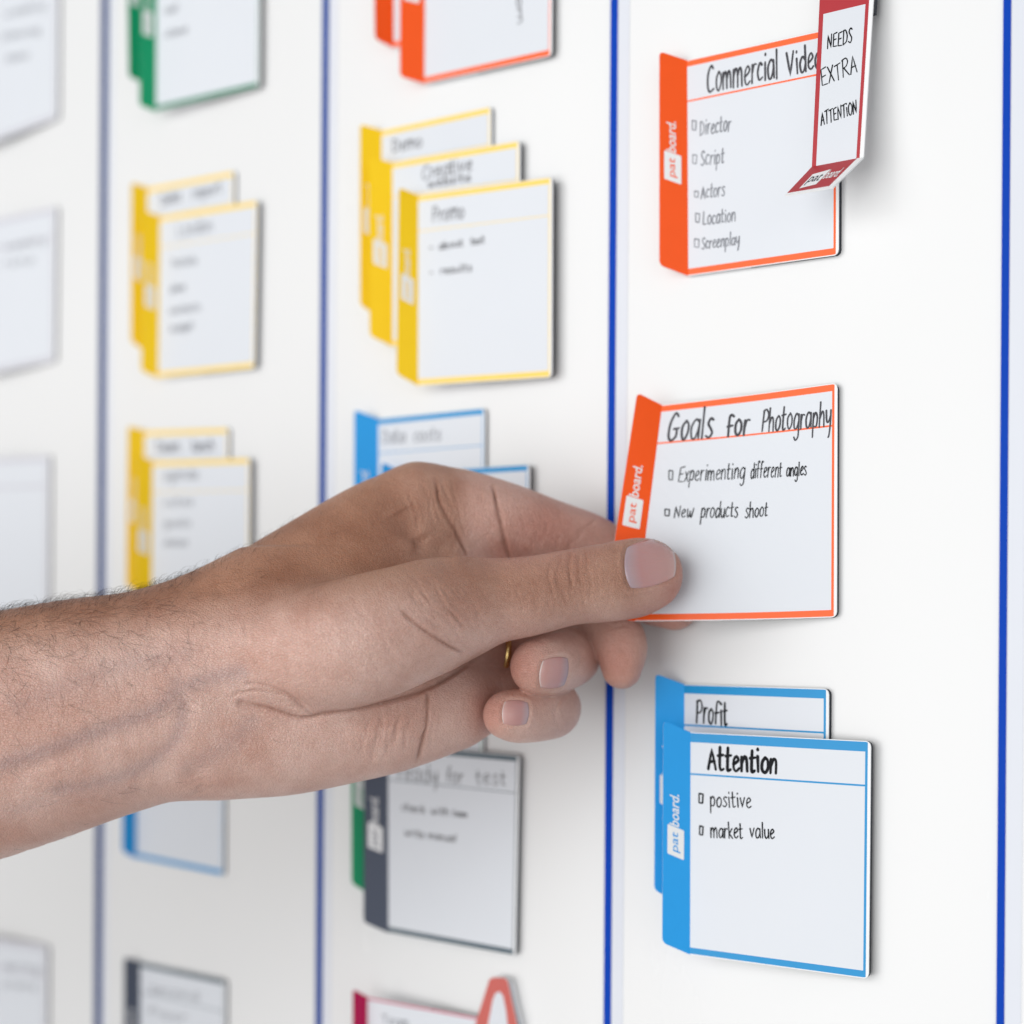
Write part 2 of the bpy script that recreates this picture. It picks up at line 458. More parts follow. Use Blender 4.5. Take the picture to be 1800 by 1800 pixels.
def build_card(name, label, colour, card, group, ink=None, top=2.3, bottom=2.4, header=13.6, side=True, logo_on=True,
               ink_mat=None, title_ink=None, border=1.0):
    tabm, borm = MP[colour]
    root = empty(name, tuple((card.RT + card.RB) / 2), label, 'note card', group)
    w, h = card.w, card.h
    rl0, rl1 = w - 1.0 - .85 * border, w - 1.0
    S = cuts([rl0, rl1, w - .5, w - 1.0, w - 1.5, w - .2], 0, w, 6.0)
    T = cuts([.25, top, header, header + .6 * border, h - bottom, h - .3], 0, h, 6.0)
    def paint(s, t):
        if s > rl1: return 1 if False else 2
        if t < .25 or t > h - .3: return 2
        if t < top or t > h - bottom: return 1
        if header < t < header + .6 * border: return 1
        if s > rl0: return 1
        return 0
    v, f, idx = slab(card.pos, S, T, .35, paint, round_r=1.8)
    # back and sides are white paper: slot 0
    link_mesh('sheet', v, f, [M_SHEET, borm, M_EDGE], root, idx)
    # magnet backing
    mS = cuts([w - .5, w - 1.0, w - 1.5, w - .2], w * .42, w - .02, 8.0)
    mT = cuts([], .1, h - .1, 8.0)
    v, f, idx = slab(lambda s, t, off: card.pos(s, t, off - .38), mS, mT, card.mag, lambda s, t: 0, round_r=1.8)
    link_mesh('magnet', v, f, M_MAGNET, root, idx)
    # folded tab (outer corners rounded)
    A = [0, .02, .05, .10, .16, .3, .45, .6, .75, .9, 1.0]
    B = cuts([.002, .998], 0, 1, .03)
    tw = (card.TT - card.FT).length
    r = 1.6
    def tp(a, b2, off):
        s = a * tw
        if s < r:
            ins = (r - math.sqrt(max(0, r * r - (r - s) ** 2))) / h
            b2 = ins + b2 * (1 - 2 * ins)
        return card.tabpos(a, b2, off)
    v, f, idx = slab(tp, A, B, .35, lambda a, b2: 1, back=1)
    tb_ = link_mesh('tab', v, f, [M_EDGE, tabm], root, idx)
    if logo_on:
        # reading direction runs from the bottom of the tab upwards
        tabh = (card.TT - card.TB).length
        lv, lf, li = [], [], []
        def put(a, b2, off): lv.append(card.tabpos(a, b2, off))
        b_hi, b_lo, a0, a1 = .588, .455, .17, .77
        ga = [a0 + (a1 - a0) * k / 6 for k in range(7)]
        gb = [b_lo, b_lo + .0035] + [b_lo + (b_hi - b_lo) * k / 8 for k in range(1, 8)] + [b_hi - .0035, b_hi]
        for jb, b2 in enumerate(gb):
            ins = .025 if jb in (0, len(gb) - 1) else 0
            for a in ga: put(a0 + ins + (a - a0) * (1 - 2 * ins / (a1 - a0)), b2, .07)
        for jb in range(len(gb) - 1):
            for ia in range(6):
                q = jb * 7 + ia
                lf.append((q, q + 1, q + 8, q + 7)); li.append(0)
        def words(text, bold, b_start, b_end, a_base, a_top, slot, off):
            vs, fs = font_mesh(text, bold)
            xmin, xmax = vs[:, 0].min(), vs[:, 0].max()
            xh = .50      # x-height of the built-in face
            n = len(lv)
            for x, y in vs:
                bb = b_start + (b_end - b_start) * (x - xmin) / (xmax - xmin)
                put(a_base + (a_top - a_base) * y / xh, bb, off)
            for q in fs:
                lf.append(tuple(n + k for k in q)); li.append(slot)
        words('pat', True, b_hi - .022, b_lo + .024, .55, .36, 1, .12)
        words('board.', False, b_lo - .004, .305, .58, .34, 0, .08)
        link_mesh('logo', lv, lf, [M_EDGE, tabm], tb_, li)
    if ink is not None and ink.v:
        vs = [card.pos(a, b2, .07 + c) for a, b2, c in ink.v]
        link_mesh('handwriting', vs, ink.f, ink_mat or M_INK, root)
    if title_ink is not None and title_ink.v:
        vs = [card.pos(a, b2, .07 + c) for a, b2, c in title_ink.v]
        link_mesh('title_handwriting', vs, title_ink.f, M_TITLE, root)
    return root

def ink_at(card, words, wid):
    """words: (text, start px, end px, cap height px) laid on the card where the photograph shows them"""
    k = Ink()
    for text, a, b2, cap in words:
        p0, p1 = card.st(*a), card.st(*b2)
        pc = card.st(a[0], a[1] - cap)
        c = math.hypot(pc[0] - p0[0], pc[1] - p0[1])
        k.add_word(text, p0, p1, c, wid)
    return k
def boxes_at(card, ink, rects, wid):
    for x0, y0, x1, y1 in rects:
        c = [card.st(x0, y0), card.st(x1, y0 + 1), card.st(x1 - 1, y1), card.st(x0, y1 - 1), card.st(x0, y0)]
        pts = []
        for a, b2 in zip(c[:-1], c[1:]):
            pts += [(a[0] + (b2[0] - a[0]) * k / 3, a[1] + (b2[1] - a[1]) * k / 3) for k in range(3)]
        ink.stroke(pts + [c[-1]], wid)

GO, GB, GY, GG = 'orange cards on the board', 'blue cards on the board', 'yellow cards on the board', 'green cards on the board'
# --- right column, in focus
c1 = Card((1208, 106), (1210, 485), (1475, 47), (1474, 448), (1159, 90), (1159, 466), mag=1.5)
ti = ink_at(c1, [('Commercial', (1243, 163), (1368, 137), 46), ('Video', (1384, 134), (1443, 119), 40)], .70)
ik = ink_at(c1, [('Director', (1230, 238), (1285, 230), 25), ('Script', (1231, 291), (1273, 286), 25), ('Actors', (1232, 349), (1274, 344), 22),
                 ('Location', (1235, 396), (1293, 389), 23), ('Screenplay', (1233, 438), (1300, 430), 20)], .42)
boxes_at(c1, ik, [(1217, 212, 1224, 229), (1218, 272, 1225, 288), (1221, 336, 1228, 347), (1223, 375, 1230, 391), (1221, 420, 1229, 435)], .40)
build_card('note_card', 'orange card titled Commercial Video with a five line checklist, under the red tag', 'orange', c1, GO, ik, ink_mat=M_FAINT, title_ink=ti, top=2.2)

c2 = Card((1164, 712), (1116, 1092), (1472, 673), (1471, 1085), (1120, 690), (1060, 1085), fold_lift=(6.5, 22.0), bow=2.3, mag=1.5)
ti = ink_at(c2, [('Goals', (1171, 775), (1252, 769), 48), ('For', (1277, 767), (1316, 764), 38)], .80)
t2 = ink_at(c2, [('Photography', (1338, 759), (1461, 750), 38)], .58)
ti.f += [tuple(q + len(ti.v) for q in fc) for fc in t2.f]; ti.v += t2.v
ik = ink_at(c2, [('Experimenting', (1191, 847), (1309, 841), 26), ('different', (1319, 841), (1374, 838), 25), ('angles', (1382, 838), (1418, 835), 22),
                 ('New', (1184, 911), (1219, 909), 21), ('products', (1231, 911), (1297, 909), 25), ('shoot', (1309, 910), (1349, 908), 24)], .38)
boxes_at(c2, ik, [(1176, 827, 1183, 844), (1169, 895, 1177, 907)], .42)
build_card('note_card', 'orange card titled Goals for Photography, pinched and lifted by the thumb and fingers', 'orange', c2, GO, ik, title_ink=ti, top=2.4, header=13.2)

c3 = Card((1203, 1203), (1203, 1590), (1457, 1211), (1455, 1630), (1152, 1184), (1150, 1565), layer=0, mag=1.4)
ti = ink_at(c3, [('ProFit', (1223, 1271), (1279, 1275), 40)], .72)
build_card('note_card', 'blue card titled Profit, mostly covered by the blue card in front', 'blue', c3, GB, ti, top=3.1)
c4 = Card((1214, 1287), (1213, 1678), (1531, 1303), (1527, 1721), (1166, 1267), (1164, 1657), layer=1, mag=1.4)
ti = ink_at(c4, [('Attention', (1244, 1353), (1366, 1359), 38)], 1.0)
ik = ink_at(c4, [('positive', (1248, 1418), (1321, 1420), 26), ('market', (1249, 1472), (1306, 1474), 25), ('value', (1318, 1473), (1362, 1474), 24)], .46)
boxes_at(c4, ik, [(1229, 1395, 1236, 1412), (1230, 1452, 1236, 1468)], .55)
ti.f += [tuple(q + len(ti.v) for q in fc) for fc in ik.f]; ti.v += ik.v
build_card('note_card', 'blue card titled Attention with two checkboxes, in front of the Profit card', 'blue', c4, GB, ti, top=3.3)

# --- second column, a little out of focus
def quick(label, colour, group, ft, fb, rt, rb, tt, tb, layer, words=(), wid=.6, **kw):
    c = Card(ft, fb, rt, rb, tt, tb, layer=layer, fold_lift=kw.pop('fold_lift', None))
    ik = ink_at(c, words, wid) if words else None
    kw.setdefault('border', .55)
    return build_card('note_card', label, colour, c, group, ik, ink_mat=kw.pop('ink_mat', M_GREYINK), **kw)
quick('orange card whose darker tab peeks out behind another orange card at the top edge', 'orange', GO, (692, -245), (692, 84), (915, -310), (915, 45), (655, -262), (659, 68), 0, fold_lift=(2.2, 2.2))
quick('orange card cut off by the top edge, with upright writing near its right side', 'orange', GO, (748, -190), (746, 147), (972, -262), (970, 98), (704, -195), (703, 134), 1,
      [('room', (906, -40), (910, 45), -14)], .5)
quick('rearmost yellow card of the stack of three, highest on the board', 'yellow', GY, (671, 229), (671, 560), (864, 187), (864, 545), (633, 218), (633, 536), 0,
      [('Demo', (690, 268), (742, 258), 22)])
quick('middle yellow card of the stack of three beside the blue line', 'yellow', GY, (690, 286), (690, 609), (914, 247), (914, 610), (648, 275), (650, 590), 1,
      [('Creative', (742, 316), (830, 300), 24), ('website', (752, 330), (828, 318), 14)])
quick('front yellow card of the stack of three, with a short title and two list lines', 'yellow', GY, (735, 343), (735, 678), (971, 311), (970, 663), (701, 329), (697, 657), 2,
      [('Promo', (760, 390), (816, 384), 27), ('-', (755, 440), (762, 439), 12), ('about', (772, 439), (814, 432), 12), ('text', (828, 431), (852, 427), 12),
       ('-', (755, 484), (762, 483), 12), ('results', (774, 482), (830, 476), 12)], .5)
quick('rear blue card just above the knuckles of the hand', 'blue', GB, (665, 736), (665, 1060), (853, 717), (852, 1065), (623, 720), (622, 1045), 0,
      [('Data', (672, 780), (712, 777), 22), ('costs', (728, 777), (775, 773), 22)], .5, ink_mat=M_FAINT)
quick('front blue card mostly hidden behind the index finger knuckle', 'blue', GB, (708, 830), (705, 1150), (931, 816), (930, 1165), (671, 812), (668, 1135), 1)
quick('dark green card behind the slate grey card below the hand', 'green', GG, (655, 1225), (655, 1575), (850, 1238), (848, 1580), (617, 1210), (618, 1553), 0)
quick('slate grey card below the hand, in front of a dark green card', 'grey', 'grey cards on the board', (682, 1308), (683, 1640), (913, 1328), (906, 1681), (640, 1293), (639, 1621), 1,
      [('ready', (700, 1372), (770, 1376), 28), ('for', (785, 1376), (815, 1378), 26), ('test', (836, 1378), (890, 1380), 24),
       ('check', (706, 1424), (748, 1430), 12), ('with', (758, 1430), (790, 1434), 12), ('team', (796, 1434), (822, 1437), 10),
       ('write', (712, 1468), (746, 1474), 12), ('manual', (752, 1474), (802, 1480), 12)], .42, ink_mat=M_TITLE)
quick('magenta card at the bottom edge under the salmon arrow tag', 'magenta', 'magenta cards on the board', (646, 1752), (646, 2080), (905, 1800), (905, 2150), (620, 1738), (620, 2060), 0,
      [('Team', (672, 1800), (720, 1806), 16)], .4, top=1.0, ink_mat=M_FAINT)
# --- third column, more out of focus
quick('rear green card with its tab showing at the top left', 'green', GG, (250, -172), (252, 145), (430, -210), (430, 100), (222, -180), (226, 135), 0)
quick('front green card at the top left, cut off by the top edge', 'green', GG, (276, -115), (274, 196), (458, -150), (456, 153), (247, -125), (245, 185), 1,
      [('call', (290, 24), (312, 20), 12), ('client', (290, 66), (330, 58), 12)], .6, ink_mat=M_FAINT)
quick('rear yellow card of the upper pair in the blurred column', 'yellow', GY, (259, 330), (259, 620), (412, 300), (410, 590), (231, 320), (230, 600), 0,
      [('Sales', (283, 362), (318, 352), 18), ('report', (338, 350), (390, 338), 18)], .8, ink_mat=M_FAINT)
quick('front yellow card of the upper pair in the blurred column', 'yellow', GY, (281, 380), (278, 664), (453, 352), (448, 647), (252, 370), (248, 652), 1,
      [('London', (312, 418), (374, 406), 24), ('hotels', (304, 470), (346, 463), 13), ('plane', (300, 514), (326, 509), 12), ('contacts', (298, 552), (352, 545), 12), ('budget', (300, 584), (340, 578), 12)], .55, ink_mat=M_FAINT)
quick('rear yellow card of the lower pair just above the forearm', 'yellow', GY, (254, 757), (254, 1045), (402, 752), (400, 1040), (225, 748), (222, 1030), 0,
      [('Team', (274, 795), (316, 793), 18), ('lunch', (338, 793), (376, 792), 18)], .9, ink_mat=M_FAINT)
quick('front yellow card of the lower pair, its lower end hidden by the hairy forearm', 'yellow', GY, (268, 810), (266, 1095), (440, 805), (438, 1095), (240, 798), (236, 1085), 1,
      [('agenda', (288, 844), (348, 842), 18), ('notes', (288, 890), (340, 888), 13), ('goals', (288, 926), (336, 925), 13), ('dates', (288, 960), (330, 959), 12)], .5, ink_mat=M_FAINT)
quick('bright blue card showing only its lower half under the wrist', 'blue', GB, (240, 1225), (239, 1509), (394, 1235), (393, 1540), (216, 1212), (215, 1497), 0)
quick('dark grey card at the bottom edge, lower left', 'grey', 'grey cards on the board', (246, 1690), (246, 1975), (397, 1722), (395, 2030), (218, 1682), (217, 1960), 0,
      [('second', (262, 1745), (350, 1760), 16), ('floor', (262, 1785), (330, 1797), 14)], .5, ink_mat=M_FAINT)
# --- far left column
GW = 'pale bordered cards at the far left'
quick('pale bordered card at the top left corner', 'lilac', GW, (-70, -50), (-70, 272), (104, -95), (102, 208), (-98, -58), (-98, 262), 0,
      [('weekly', (8, 30), (80, 16), 14), ('planning', (4, 70), (70, 58), 12), ('items', (10, 110), (50, 102), 12)], .6, top=3, bottom=3, border=2.6, logo_on=False, ink_mat=M_FAINT)
quick('pale bordered card at the left edge, level with the blurred yellow pair', 'lilac', GW, (-70, 398), (-70, 668), (100, 362), (97, 635), (-98, 390), (-98, 655), 0,
      [('weekly', (8, 440), (80, 428), 14), ('rota', (4, 470), (60, 462), 12)], .5, top=3, bottom=3, border=2.6, logo_on=False, ink_mat=M_FAINT)
quick('pale bordered card at the left edge, partly behind the hairy forearm', 'lilac', GW, (-70, 808), (-70, 1080), (88, 800), (86, 1095), (-98, 800), (-98, 1070), 0, top=3, bottom=3, border=2.6, logo_on=False)
quick('pale bordered card at the left edge, lowest one below the forearm', 'lilac', GW, (-70, 1640), (-70, 1900), (84, 1662), (82, 1960), (-98, 1630), (-98, 1890), 0,
      [('spring', (6, 1702), (70, 1710), 12), ('plans', (6, 1734), (64, 1742), 12)], .5, top=3, bottom=3, border=2.6, logo_on=False, ink_mat=M_FAINT)

# ------------------------------------------------------------------ tags
class Quad:
    def __init__(s, tl, tr, br, bl): s.c = [Vector(q) for q in (tl, tr, br, bl)]
    def __call__(s, a, b2, off=0.0):
        tl, tr, br, bl = s.c
        n = (tr - tl).cross(bl - tl).normalized()
        p = tl.lerp(tr, a).lerp(bl.lerp(br, a), b2)
        if n.dot(CC - p) < 0: n = -n
        return p + n * off
rootT = empty('warning_tag', tuple(on_board(1490, -40, 4)), 'dark red hanging tag reading NEEDS EXTRA ATTENTION over the card corner', 'tag')
face = Quad(on_board(1444, -70, 4.5), on_board(1541, -95, 4.5), on_board(1518, 276, 10.5), on_board(1427, 293, 10.5))
A = [0, .065, .10, .90, .925, .96, 1.0]
A = [0, .085, .86, .925, 1.0]
Bc = [0, .268, .32, .36, .5, .7, .9, 1.0]
def face_paint(a, b2):
    if a > .925: return 0
    if b2 < .268 or a < .085 or a > .86: return 1
    return 2
v, f, idx = slab(face, A, Bc, .5, face_paint)
idx = list(idx)
sh = link_mesh('sheet', v, f, [M_EDGE, MP['red'][0], M_SHEET], rootT, idx)
fl = Quad(face(0, 1, 0), face(1, 1, 0), on_board(1464, 329, 21), on_board(1380, 343, 21))
v, f, idx = slab(fl, [0, .45, .88, 1.0], [0, .3, .6, .93, 1.0], .5, lambda a, b2: 0 if (a > .88 or b2 > .93) else 1)
flo = link_mesh('folded_flap', v, f, [M_EDGE, MP['red'][0]], rootT, idx)
lv, lf, li = [], [], []
for a, b2 in ((.20, .34), (.52, .26), (.52, .80), (.20, .86)): lv.append(fl(a, .26 + (b2 - .26) * .95, .06))
lf.append((0, 1, 2, 3)); li.append(0)
def flap_word(text, bold, a0, a1, base, top, slot, off):
    vs, fs = font_mesh(text, bold)
    xmin, xmax = vs[:, 0].min(), vs[:, 0].max()
    n = len(lv)
    for x, y in vs:
        lv.append(fl(a0 + (a1 - a0) * (x - xmin) / (xmax - xmin), base + (top - base) * y / .5, off))
    for q in fs:
        lf.append(tuple(n + k for k in q)); li.append(slot)
flap_word('pat', True, .24, .48, .64, .42, 1, .12)
flap_word('board.', False, .54, .83, .60, .38, 0, .08)
lo_ = link_mesh('logo', lv, lf, [M_EDGE, M_MAGNET], flo, li)
# magnet behind the upper part
v, f, idx = slab(lambda a, b2, off: face(a, b2, off - .52), [.02, .5, 1.0], [0, .15, .315], 2.2, lambda a, b2: 0)
link_mesh('magnet', v, f, M_MAGNET, rootT, idx)
# handwriting on the tag (millimetres across / down the face)
fw, fh = (face.c[0] - face.c[1]).length, (face.c[0] - face.c[3]).length
class FaceCard:
    w, h = fw, fh
    def pos(s, a, b2, off=0.0): return face(a / fw, b2 / fh, off)
    st = Card.st
fc_ = FaceCard()
ik = ink_at(fc_, [('NEEDS', (1454, 86), (1498, 75), 25), ('EXTRA', (1444, 152), (1508, 126), 30), ('ATTENTiON', (1443, 221), (1507, 198), 23)], .40)
link_mesh('handwriting', [face(a / fw, b2 / fh, .07 + c) for a, b2, c in ik.v], ik.f, M_INK, rootT)

# salmon arrow tag at the bottom
def outline_slab(pts_px, lift, thick, mat_front, name, parent, side_mat=M_EDGE):
    front = [on_board(x, y, lift) for x, y in pts_px]
    n = len(front)
    back = [p + Vector((0, thick, 0)) for p in front]
    f = [tuple(range(n)), tuple(range(2 * n - 1, n - 1, -1))] + [(i, n + i, n + (i + 1) % n, (i + 1) % n) for i in range(n)]
    return link_mesh(name, front + back, f, [mat_front, side_mat], parent, [0] + [1] * (n + 1))
rootA = empty('arrow_tag', tuple(on_board(880, 1780, 4)), 'salmon arrow-shaped tag with a white window, at the bottom edge beside the magenta card', 'tag')
outline_slab([(860, 1722), (866, 1718), (888, 1719), (893, 1726), (909, 1800), (930, 1900), (812, 1880), (838, 1792)], 4.4, .6, MP['salmon'][0], 'sheet', rootA)
outline_slab([(866, 1758), (871, 1746), (878, 1743), (884, 1750), (889, 1775), (893, 1810), (905, 1880), (842, 1870), (858, 1800)], 4.5, .08, M_SHEET, 'window', rootA)
outline_slab([(868, 1719), (889, 1720), (897, 1727), (914, 1800), (935, 1900), (822, 1880), (845, 1792)], 3.0, 2.4, plain('blue_grey_magnet', (.22, .28, .40), rough=.5), 'magnet', rootA)

# ------------------------------------------------------------------ the hand
# A signed distance field of elliptical limbs, smoothly merged into ONE surface. Nodes: (picture x, picture y, distance from
# the camera in mm, half height in picture px, half depth in mm).
def chain(nodes, per=6):
    P = np.array([[*(np.array(ray_xy(n[0], n[1])) * n[2]), n[2], n[3] * n[2] / FPX, n[4]] for n in nodes], float)
    out = []
    Q = np.vstack([2 * P[0] - P[1], P, 2 * P[-1] - P[-2]])
    for i in range(1, len(Q) - 2):
        p0, p1, p2, p3 = Q[i - 1:i + 3]
        for k in range(per):
            t = k / per
            out.append(.5 * (2 * p1 + (p2 - p0) * t + (2 * p0 - 5 * p1 + 4 * p2 - p3) * t * t + (3 * p1 - p0 - 3 * p2 + p3) * t ** 3))
    out.append(P[-1])
    return np.array(out)

LIMBS = [   # (nodes, merging radius with what is already there)
  # forearm
  ([(-2300, 1900, 575, 330, 46), (-1500, 1660, 572, 300, 44), (-800, 1480, 570, 268, 40), (-300, 1360, 568, 236, 34), (0, 1288, 566, 212, 29.5), (150, 1249, 565, 198, 27.5), (300, 1218, 565, 183, 25),
    (380, 1204, 566, 184, 24), (450, 1190, 567, 188, 22)], 0),
  # palm body
  ([(380, 1195, 570, 165, 20), (520, 1160, 576, 180, 19), (640, 1110, 582, 190, 18), (720, 1060, 586, 160, 16)], 14),
  # heel of the hand on the little finger side
  ([(380, 1292, 567, 98, 20), (520, 1290, 567, 99, 20), (640, 1271, 569, 99, 18), (720, 1256, 573, 90, 16), (790, 1243, 578, 76, 14)], 10),
  # back of the hand between thumb and index
  ([(410, 1140, 568, 82, 20), (480, 1085, 569, 90, 18), (560, 1036, 573, 88, 16), (640, 985, 579, 74, 13), (700, 960, 585, 52, 10)], 16),
  # index metacarpal ridge
  ([(340, 1160, 570, 88, 20), (450, 1066, 577, 80, 18), (560, 986, 586, 76, 16), (660, 917, 591, 72, 14.5), (735, 887, 593, 69, 13.5)], 12),
  # thumb muscle
  ([(400, 1152, 560, 80, 17), (520, 1142, 551, 100, 19.5), (620, 1127, 545, 112, 21), (710, 1100, 547, 106, 19), (790, 1072, 553, 86, 15)], 9),
  # thumb
  ([(770, 1078, 553, 88, 14.5), (850, 1059, 556, 77, 13), (930, 1048, 558, 70, 12), (1000, 1033, 561, 66.5, 11.2), (1060, 1025, 564, 69, 11.4), (1110, 1017, 567.5, 70, 11), (1138, 1010, 569.5, 64, 9.4)], 7),
  # index finger
  ([(735, 887, 593, 69, 13.5), (800, 897, 594, 74, 13.2), (880, 919, 595, 73, 12.6), (960, 944, 598, 68, 11.5), (1040, 970, 601, 63, 10.5), (1090, 1008, 599, 56, 9.4), (1130, 1043, 593.5, 50, 8.3), (1186, 1066, 588, 42, 7.4)], 5),
  # middle finger: base, then tip
  ([(740, 1010, 590, 62, 12), (860, 1010, 598, 56, 11), (980, 1022, 602, 52, 10)], 5),
  ([(980, 1022, 602, 52, 10), (1034, 1056, 599, 50, 9.6), (1074, 1105, 589, 48, 9.2), (1091, 1136, 583, 47, 8.8), (1093, 1176, 580, 35, 6.6)], .7),
  # ring finger
  ([(740, 1130, 584, 62, 12), (820, 1140, 590, 54, 10), (900, 1142, 598, 48, 9.2), (985, 1143, 602, 46, 9)], 5),
  ([(985, 1143, 602, 46, 9), (1008, 1154, 591, 48, 9.2), (984, 1164, 578, 53, 9.6), (958, 1170, 568, 54, 9.6), (944, 1172, 564, 49, 8.6)], .5),
  # little finger
  ([(690, 1268, 574, 72, 14), (780, 1247, 578, 66, 12), (870, 1232, 587, 54, 10), (952, 1232, 593, 48, 9)], 5),
  ([(952, 1232, 593, 48, 9), (972, 1246, 585, 50, 9.0), (948, 1256, 574, 47, 8.6), (912, 1258, 567, 48, 8.8), (892, 1257, 564, 43, 8.0)], .4),
]
h0 = .56
xs = np.concatenate([np.arange(-172, 68, h0)])
left, st_ = [], h0
x_ = -172.0
while x_ > -660:
    st_ = min(st_ * 1.06, 7.0)
    x_ -= st_
    left.append(x_)
xs = np.concatenate([np.array(left[::-1]), xs]).astype(np.float32)
ys = np.concatenate([np.arange(-245, -78, 3.0), np.arange(-78, 57, h0)]).astype(np.float32)
zs = np.arange(520, 632, .66).astype(np.float32)
SDF = np.full((len(xs), len(ys), len(zs)), 60.0, np.float32)
VIEW = np.array([0., 0., 1.])
def eval_chain(S, k):
    lo = (S[:, :3] - np.maximum(S[:, 3], S[:, 4])[:, None]).min(0) - 1.7 * k - 6
    hi = (S[:, :3] + np.maximum(S[:, 3], S[:, 4])[:, None]).max(0) + 1.7 * k + 6
    i0, i1 = np.searchsorted(xs, [lo[0], hi[0]])
    j0, j1 = np.searchsorted(ys, [lo[1], hi[1]])
    k0, k1 = np.searchsorted(zs, [lo[2], hi[2]])
    loc = np.full((i1 - i0, j1 - j0, k1 - k0), 60.0, np.float32)
    for a, b2 in zip(S[:-1], S[1:]):
        pad = 1.7 * k + 6
        l2 = np.minimum(a[:3] - max(a[3], a[4]), b2[:3] - max(b2[3], b2[4])) - pad
        h2 = np.maximum(a[:3] + max(a[3], a[4]), b2[:3] + max(b2[3], b2[4])) + pad
        p0, p1 = np.searchsorted(xs, [l2[0], h2[0]]); q0, q1 = np.searchsorted(ys, [l2[1], h2[1]]); r0, r1 = np.searchsorted(zs, [l2[2], h2[2]])
        p0, q0, r0 = max(p0, i0), max(q0, j0), max(r0, k0); p1, q1, r1 = min(p1, i1), min(q1, j1), min(r1, k1)
        if p1 <= p0 or q1 <= q0 or r1 <= r0: continue
        T = b2[:3] - a[:3]; L = np.linalg.norm(T)
        if L < 1e-6: continue
        T /= L
        A1 = np.cross(T, VIEW)
        if np.linalg.norm(A1) < .15: A1 = np.array([0., 1., 0.]) - T * T[1]
        A1 /= np.linalg.norm(A1)
        A2 = np.cross(T, A1)
        X = (xs[p0:p1] - a[0])[:, None, None]; Y = (ys[q0:q1] - a[1])[None, :, None]; Z = (zs[r0:r1] - a[2])[None, None, :]
        along = X * T[0] + Y * T[1] + Z * T[2]
        t = np.clip(along / L, 0, 1)
        o3 = along - t * L
        o1 = X * A1[0] + Y * A1[1] + Z * A1[2]
        o2 = X * A2[0] + Y * A2[1] + Z * A2[2]
        ra = a[3] + (b2[3] - a[3]) * t; rb = a[4] + (b2[4] - a[4]) * t
        rc = np.minimum(ra * 1.0, np.maximum(ra, rb))
        u1, u2, u3 = o1 / ra, o2 / rb, o3 / rc
        m0 = np.sqrt(u1 * u1 + u2 * u2 + u3 * u3)
        m1 = np.sqrt((u1 / ra) ** 2 + (u2 / rb) ** 2 + (u3 / rc) ** 2) + 1e-6
        d = (m0 * (m0 - 1) / m1).astype(np.float32)
        sl = loc[p0 - i0:p1 - i0, q0 - j0:q1 - j0, r0 - k0:r1 - k0]
        np.minimum(sl, d, out=sl)
    return (slice(i0, i1), slice(j0, j1), slice(k0, k1)), loc
for nodes, k in LIMBS:
    S = chain(nodes)
    sl, loc = eval_chain(S, max(k, 1))
    cur = SDF[sl]
    if k <= 0:
        SDF[sl] = np.minimum(cur, loc)
    else:
        hh = np.maximum(k - np.abs(cur - loc), 0) / k
        SDF[sl] = np.minimum(cur, loc) - hh * hh * k * .25

def surface_nets(F, xs, ys, zs):
    neg = F < 0
    c = [neg[a:neg.shape[0] - 1 + a, b2:neg.shape[1] - 1 + b2, d:neg.shape[2] - 1 + d] for a in (0, 1) for b2 in (0, 1) for d in (0, 1)]
    any_, all_ = c[0].copy(), c[0].copy()
    for q in c[1:]:
        any_ |= q; all_ &= q
    cells = np.argwhere(any_ & ~all_)
    ID = np.full([n - 1 for n in F.shape], -1, np.int32)
    ID[cells[:, 0], cells[:, 1], cells[:, 2]] = np.arange(len(cells))
    acc = np.zeros((len(cells), 3)); cnt = np.zeros(len(cells))
    X, Y, Z = [np.asarray(q, float) for q in (xs, ys, zs)]
    corners = [(a, b2, d) for a in (0, 1) for b2 in (0, 1) for d in (0, 1)]
    for ca in corners:
        for ax in range(3):
            if ca[ax] == 1: continue
            cb = list(ca); cb[ax] = 1
            ia = cells + np.array(ca); ib = cells + np.array(cb)
            fa, fb = F[ia[:, 0], ia[:, 1], ia[:, 2]], F[ib[:, 0], ib[:, 1], ib[:, 2]]
            msk = (fa < 0) != (fb < 0)
            t = np.where(msk, fa / np.where(msk, fa - fb, 1), 0)
            pa = np.stack([X[ia[:, 0]], Y[ia[:, 1]], Z[ia[:, 2]]], 1); pb = np.stack([X[ib[:, 0]], Y[ib[:, 1]], Z[ib[:, 2]]], 1)
            acc += np.where(msk[:, None], pa + (pb - pa) * t[:, None], 0); cnt += msk
    V = acc / cnt[:, None]
    quads = []
    for ax in range(3):
        s0 = [slice(None)] * 3; s1 = [slice(None)] * 3
        s0[ax] = slice(0, -1); s1[ax] = slice(1, None)
        e = np.argwhere(neg[tuple(s0)] != neg[tuple(s1)])
        u, w2 = [(1, 2), (2, 0), (0, 1)][ax]
        ok = (e[:, u] > 0) & (e[:, w2] > 0) & (e[:, u] < F.shape[u] - 1) & (e[:, w2] < F.shape[w2] - 1)
        e = e[ok]
        ins = neg[e[:, 0], e[:, 1], e[:, 2]]
        ids = []
        for du, dw in ((-1, -1), (0, -1), (0, 0), (-1, 0)):
            q = e.copy(); q[:, u] += du; q[:, w2] += dw
            ids.append(ID[q[:, 0], q[:, 1], q[:, 2]])
        Q = np.stack(ids, 1)
        Q[~ins] = Q[~ins][:, ::-1]
        quads.append(Q)
    return V, np.vstack(quads)
V, Q = surface_nets(SDF, xs, ys, zs)
del SDF
